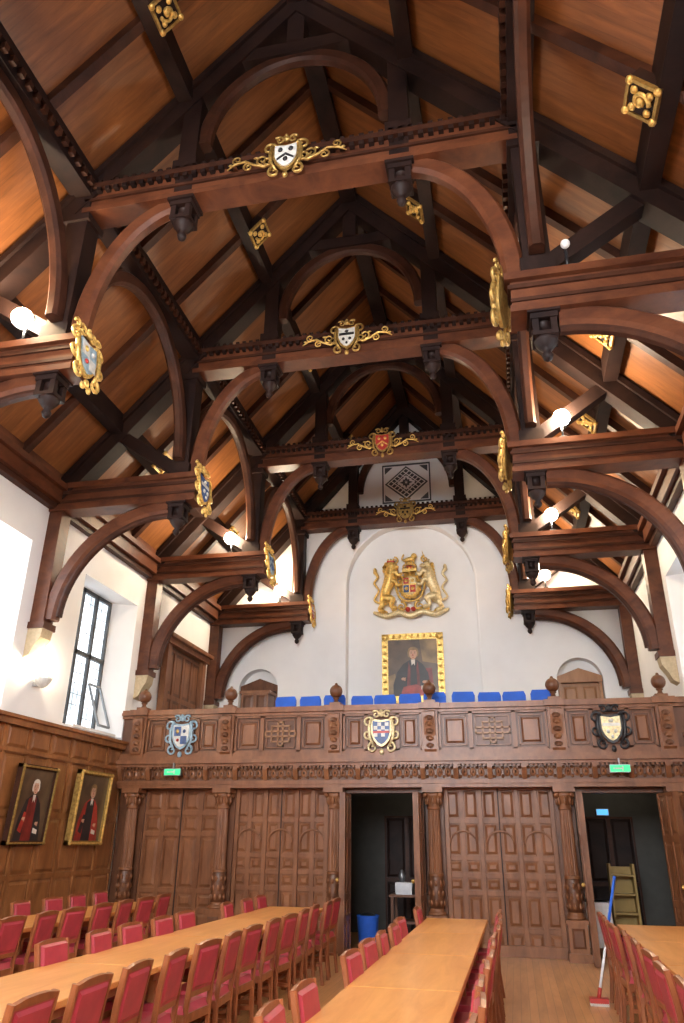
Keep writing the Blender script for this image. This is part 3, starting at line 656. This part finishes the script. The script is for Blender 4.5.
for s in (-1,1):
    g=G if s<0 else M_PGOLD
    b.stube([(s*.56,-.33,.09),(s*.54,-.12,.1),(s*.46,.08,.11),(s*.42,.26,.12)],[.12,.11,.135,.13],g,10)
    hd=(s*.40,.45,.16)
    b.ell(hd,(.11,.12,.1) if s<0 else (.07,.09,.08),g); b.ell((hd[0]-s*.1,hd[1]-.03,.19),(.075,.05,.055),g)
    b.ell((hd[0]-s*.07,hd[1]+.03,.24),(.015,.015,.012),M_DARK,6,4)
    b.stube([(s*.43,.25,.12),(s*.41,.4,.14)],[.14,.12] if s<0 else [.11,.08],g)
    if s<0:
        for q in range(11):
            a=q*2*PI/11; b.ell((hd[0]-.03+.13*math.cos(a),hd[1]-.04+.15*math.sin(a),.12),(.055,.06,.06),M_GOLDD if q%2 else G,6,4)
        b.box(hd[0]-.09,hd[0]+.07,.55,.58,.1,.2,M_REDP)
        for q in (-.07,-.01,.05): b.ell((hd[0]+q,.61,.15),(.024,.045,.03),G,6,4)
    else:
        b.tube([(hd[0]-.04,.52,.17),(hd[0]-.1,.78,.2)],[.024,.004],G); b.ell((hd[0]+.04,.55,.15),(.022,.045,.03),g,6,4)
        for q in range(6): b.ell((s*.5+q*.008,.46-q*.07,.13),(.05,.05,.05),G,6,4)
    b.stube([(s*.42,.24,.16),(s*.3,.3,.2),(s*.24,.2,.2),(s*.19,.24,.2)],[.075,.05,.035,.045],g)
    b.stube([(s*.44,.1,.16),(s*.31,.08,.2),(s*.27,-.02,.19),(s*.2,-.01,.19)],[.07,.045,.035,.045],g)
    b.stube([(s*.54,-.3,.14),(s*.38,-.34,.19),(s*.42,-.5,.16),(s*.32,-.54,.17)],[.105,.07,.04,.05],g)
    b.stube([(s*.6,-.33,.08),(s*.63,-.46,.1),(s*.69,-.54,.08),(s*.6,-.6,.12)],[.09,.06,.04,.05],g)
    b.stube([(s*.64,-.4,.06),(s*.8,-.3,.06),(s*.7,-.08,.06),(s*.8,.1,.06),(s*.72,.24,.06),(s*.78,.36,.06)],[.03,.025,.025,.025,.03,.045],g)
    b.ell((s*.78,.40,.06),(.045,.075,.04),g,8,5)
    spiral(b,s*.58,-.66,.1,0,1.2,.03,G,.06,s); spiral(b,s*.2,-.5,.12,PI/2,1.2,.03,G,.1,s); spiral(b,s*.34,.62,.09,PI/2,1.3,.024,G,.06,s)
b.stube([(-.8,-.6,.06),(-.52,-.7,.08),(-.25,-.64,.12),(0,-.73,.12),(.25,-.64,.12),(.52,-.7,.08),(.8,-.6,.06)],[.035,.065,.06,.07,.06,.065,.035],M_PGOLD,8)
for x in (-.36,-.2,-.06,.06,.2,.36): b.ell((x,-.57,.1),(.06,.06,.05),G if abs(x)>.1 else M_REDP,8,5)
b.stube([(-.28,.22,.1),(-.32,0,.1),(-.22,-.3,.1),(0,-.38,.1),(.22,-.3,.1),(.32,0,.1),(.28,.22,.1)],[.026]*7,G,6)
b.obj('royal_coat_of_arms')
# lattice vent high on gable
b=MB(); MV=FR((XC,YE-.01,10.28),(1,0,0),(0,0,1),(0,-1,0)); b.M=MV
hw,hh=.64,.56
b.box(-hw,hw,-hh,hh,-.01,.01,M_WHITE)
for A in ((-hw,hw,hh-.035,hh),(-hw,hw,-hh,-hh+.035),(-hw,-hw+.035,-hh,hh),(hw-.035,hw,-hh,hh)): b.box(A[0],A[1],A[2],A[3],.01,.04,M_LEAD)
def dia(r1,r2,z,m): b.prism([(-r1,0,z),(0,-r2,z),(r1,0,z),(0,r2,z)],(0,0,.01),m)
dia(.57,.5,.01,M_LEAD); dia(.51,.445,.018,M_WHITE); dia(.47,.41,.026,M_LEAD)
for i in range(1,6):
    t_=i/6
    for sg in (-1,1):
        b.obox(Vector((-.47+.47*t_,sg*-.41*t_,.036)),Vector((.47*t_,sg*(.41-.41*t_),.036)),.022,.012,M_WHITE,(0,0,1))
dia(.24,.21,.04,M_WHITE)
for q in range(8):
    b.M=MV@Matrix.Rotation(q*PI/4,4,'Z')
    b.prism([(.02,0,.05),(.08,-.035,.05),(.17 if q%2==0 else .12,0,.05),(.08,.035,.05)],(0,0,.01),M_LEAD)
b.M=MV
for sx in (-1,1):
    for sy in (-1,1): b.prism([(sx*.57,sy*.49,.01),(sx*.57,sy*.3,.01),(sx*.36,sy*.49,.01)],(0,0,.012),M_LEAD)
b.obj('lattice_vent')
# ------------------------------------------------------------------ tables and chairs
def table(x,ya,yb,w):
    b=MB(); n=max(1,round((yb-ya)/1.8)); L=(yb-ya)/n
    for i in range(n):
        y0=ya+i*L+.003; y1=ya+(i+1)*L-.003
        b.box(x-w/2,x+w/2,y0,y1,.705,.75,M_TABLE); b.box(x-w/2+.06,x+w/2-.06,y0+.08,y1-.08,.64,.705,M_LEG)
        for yy in (y0+.18,y1-.18):
            for sx in (-1,1): b.box(x+sx*(w/2-.1)-.03,x+sx*(w/2-.1)+.03,yy-.03,yy+.03,.0,.64,M_LEG)
            b.box(x-w/2+.1,x+w/2-.1,yy-.02,yy+.02,.12,.18,M_LEG)
        b.box(x-.02,x+.02,y0+.2,y1-.2,.13,.17,M_LEG)
    b.obj('dining_table',.005)
TB=[(-5.6,2.4,11.8,.78),(-3.17,2.4,11.7,.84),(-.81,2.4,10.7,.76),(1.49,2.4,10.6,.78)]
for t_ in TB: table(*t_)
def chairmesh():
    b=MB()  # sitter faces +x
    for sy in (-.2,.2):
        b.obox((.2,sy*1.02,0),(.19,sy*1.02,.44),.036,.036,M_CHAIR,(0,1,0))
        b.sweep([(-.23,sy,0),(-.2,sy,.25),(-.2,sy,.45),(-.225,sy,.7),(-.262,sy,.9)],(0,1,0),.032,.042,M_CHAIR)
        b.box(-.2,.2,sy-.012,sy+.012,.2,.235,M_CHAIR); b.box(-.2,.2,sy-.014,sy+.014,.38,.44,M_CHAIR)
    for x in (.19,-.2): b.box(x-.012,x+.012,-.2,.2,.38,.44,M_CHAIR)
    b.box(-.012,.012,-.2,.2,.2,.23,M_CHAIR)
    b.frust(-.2,.23,-.23,.23,.44,.05,.03,M_LEATH)
    b.box(-.2,.23,-.225,.225,.425,.442,M_CHAIR)
    M0=Matrix.Translation((-.235,0,.735))@Matrix.Rotation(-.18,4,'Y'); b.M=M0
    b.box(-.013,.013,-.185,.185,-.155,.14,M_LEATH)
    b.M=M0@FR((.013,0,0),(0,1,0),(0,0,1),(1,0,0)); b.frust(-.18,.18,-.145,.15,0,.025,.02,M_LEATH)
    b.M=M0@FR((-.013,0,0),(0,-1,0),(0,0,1),(-1,0,0)); b.frust(-.17,.17,-.14,.13,0,.012,.02,M_LEATH)
    b.M=M0; b.box(-.015,.015,-.2,.2,-.195,-.155,M_CHAIR)
    pts=[(-.016,-.2,.14),(-.016,.2,.14),(-.016,.2,.165),(-.016,.1,.18),(-.016,0,.183),(-.016,-.1,.18),(-.016,-.2,.165)]
    b.prism(pts,(.026,0,0),M_CHAIR)
    return b
cm=None
def chair(x,y,rot):
    global cm
    if cm is None: ob=chairmesh().obj('dining_chair'); cm=ob.data
    else:
        ob=bpy.data.objects.new('dining_chair',cm); bpy.context.collection.objects.link(ob)
    ob.location=(x,y,0); ob.rotation_euler=(0,0,rot)
for ti,(tx,ya,yb,tw) in enumerate(TB):
    for s in (-1,1):
        off=tw/2-.25+{(0,-1):.12,(0,1):.2,(1,-1):.03,(1,1):.26,(2,-1):.03,(2,1):.16,(3,-1):.2,(3,1):.2}[(ti,s)]
        y=ya+.4; stp=.6 if s==1 else .66; k=0
        while y<yb-.2:
            if not (s==-1 and ti in (1,2) and k%6==4):
                chair(tx+s*off+s*random.uniform(-.02,.03),y+random.uniform(-.04,.04),(PI if s>0 else 0)+random.uniform(-.07,.07))
            y+=stp; k+=1
b=MB(); p0=Vector((.76,10.1,.06)); p1=Vector((1.13,10.5,1.27))
q=lambda t_:p0.lerp(p1,t_)
b.tube([q(0),q(.6)],.015,M_CLOTH,8); b.tube([q(.6),q(1)],.017,M_BLUEF,8); b.tube([q(0),q(.08)],.022,M_REDP,8)
b.box(.66,.86,10.02,10.15,0.02,.07,M_REDP)
for i in range(10): b.box(.66+i*.02,.675+i*.02,10.01,10.16,0,.025,M_PWH)
b.obj('floor_mop')
b=MB(); x=XL+.16; y=10.35
b.lathe((x,y,3.75),[(.02,0),(.08,.04),(.13,.12),(.14,.16)],M_SILV,14); b.box(XL+.01,x,y-.03,y+.03,3.78,3.84,M_METAL); b.ell((x,y,3.93),(.06,.06,.06),M_BULB); b.obj('wall_sconce')
l=bpy.data.lights.new('sconce_light','POINT'); l.energy=14; l.color=(1,.85,.62); l.shadow_soft_size=.05
o=bpy.data.objects.new('sconce_light',l); o.location=(x+.05,y,4.08); bpy.context.collection.objects.link(o)
# ------------------------------------------------------------------ world / camera
w=bpy.data.worlds.new('world'); bpy.context.scene.world=w; w.use_nodes=True
w.node_tree.nodes['Background'].inputs[0].default_value=(.7,.8,1,1); w.node_tree.nodes['Background'].inputs[1].default_value=.6
f=740.; p=math.radians(23.9); ps=math.radians(12.4); ro=math.radians(.6)
R=Vector((math.cos(ps),math.sin(ps),0)); F=Vector((-math.sin(ps)*math.cos(p),math.cos(ps)*math.cos(p),math.sin(p))); U=R.cross(F)
U2=U*math.cos(ro)-R*math.sin(ro); R2=R*math.cos(ro)+U*math.sin(ro)
cam=bpy.data.cameras.new('camera'); co=bpy.data.objects.new('camera',cam); bpy.context.collection.objects.link(co)
M=Matrix((R2,U2,-F)).transposed().to_4x4(); M.translation=Vector((0,0,H)); co.matrix_world=M
cam.sensor_fit='VERTICAL'; cam.sensor_height=36; cam.lens=f/1023*36; cam.clip_end=200
bpy.context.scene.camera=co
vs=bpy.context.scene.view_settings; vs.view_transform='Standard'; vs.exposure=.78
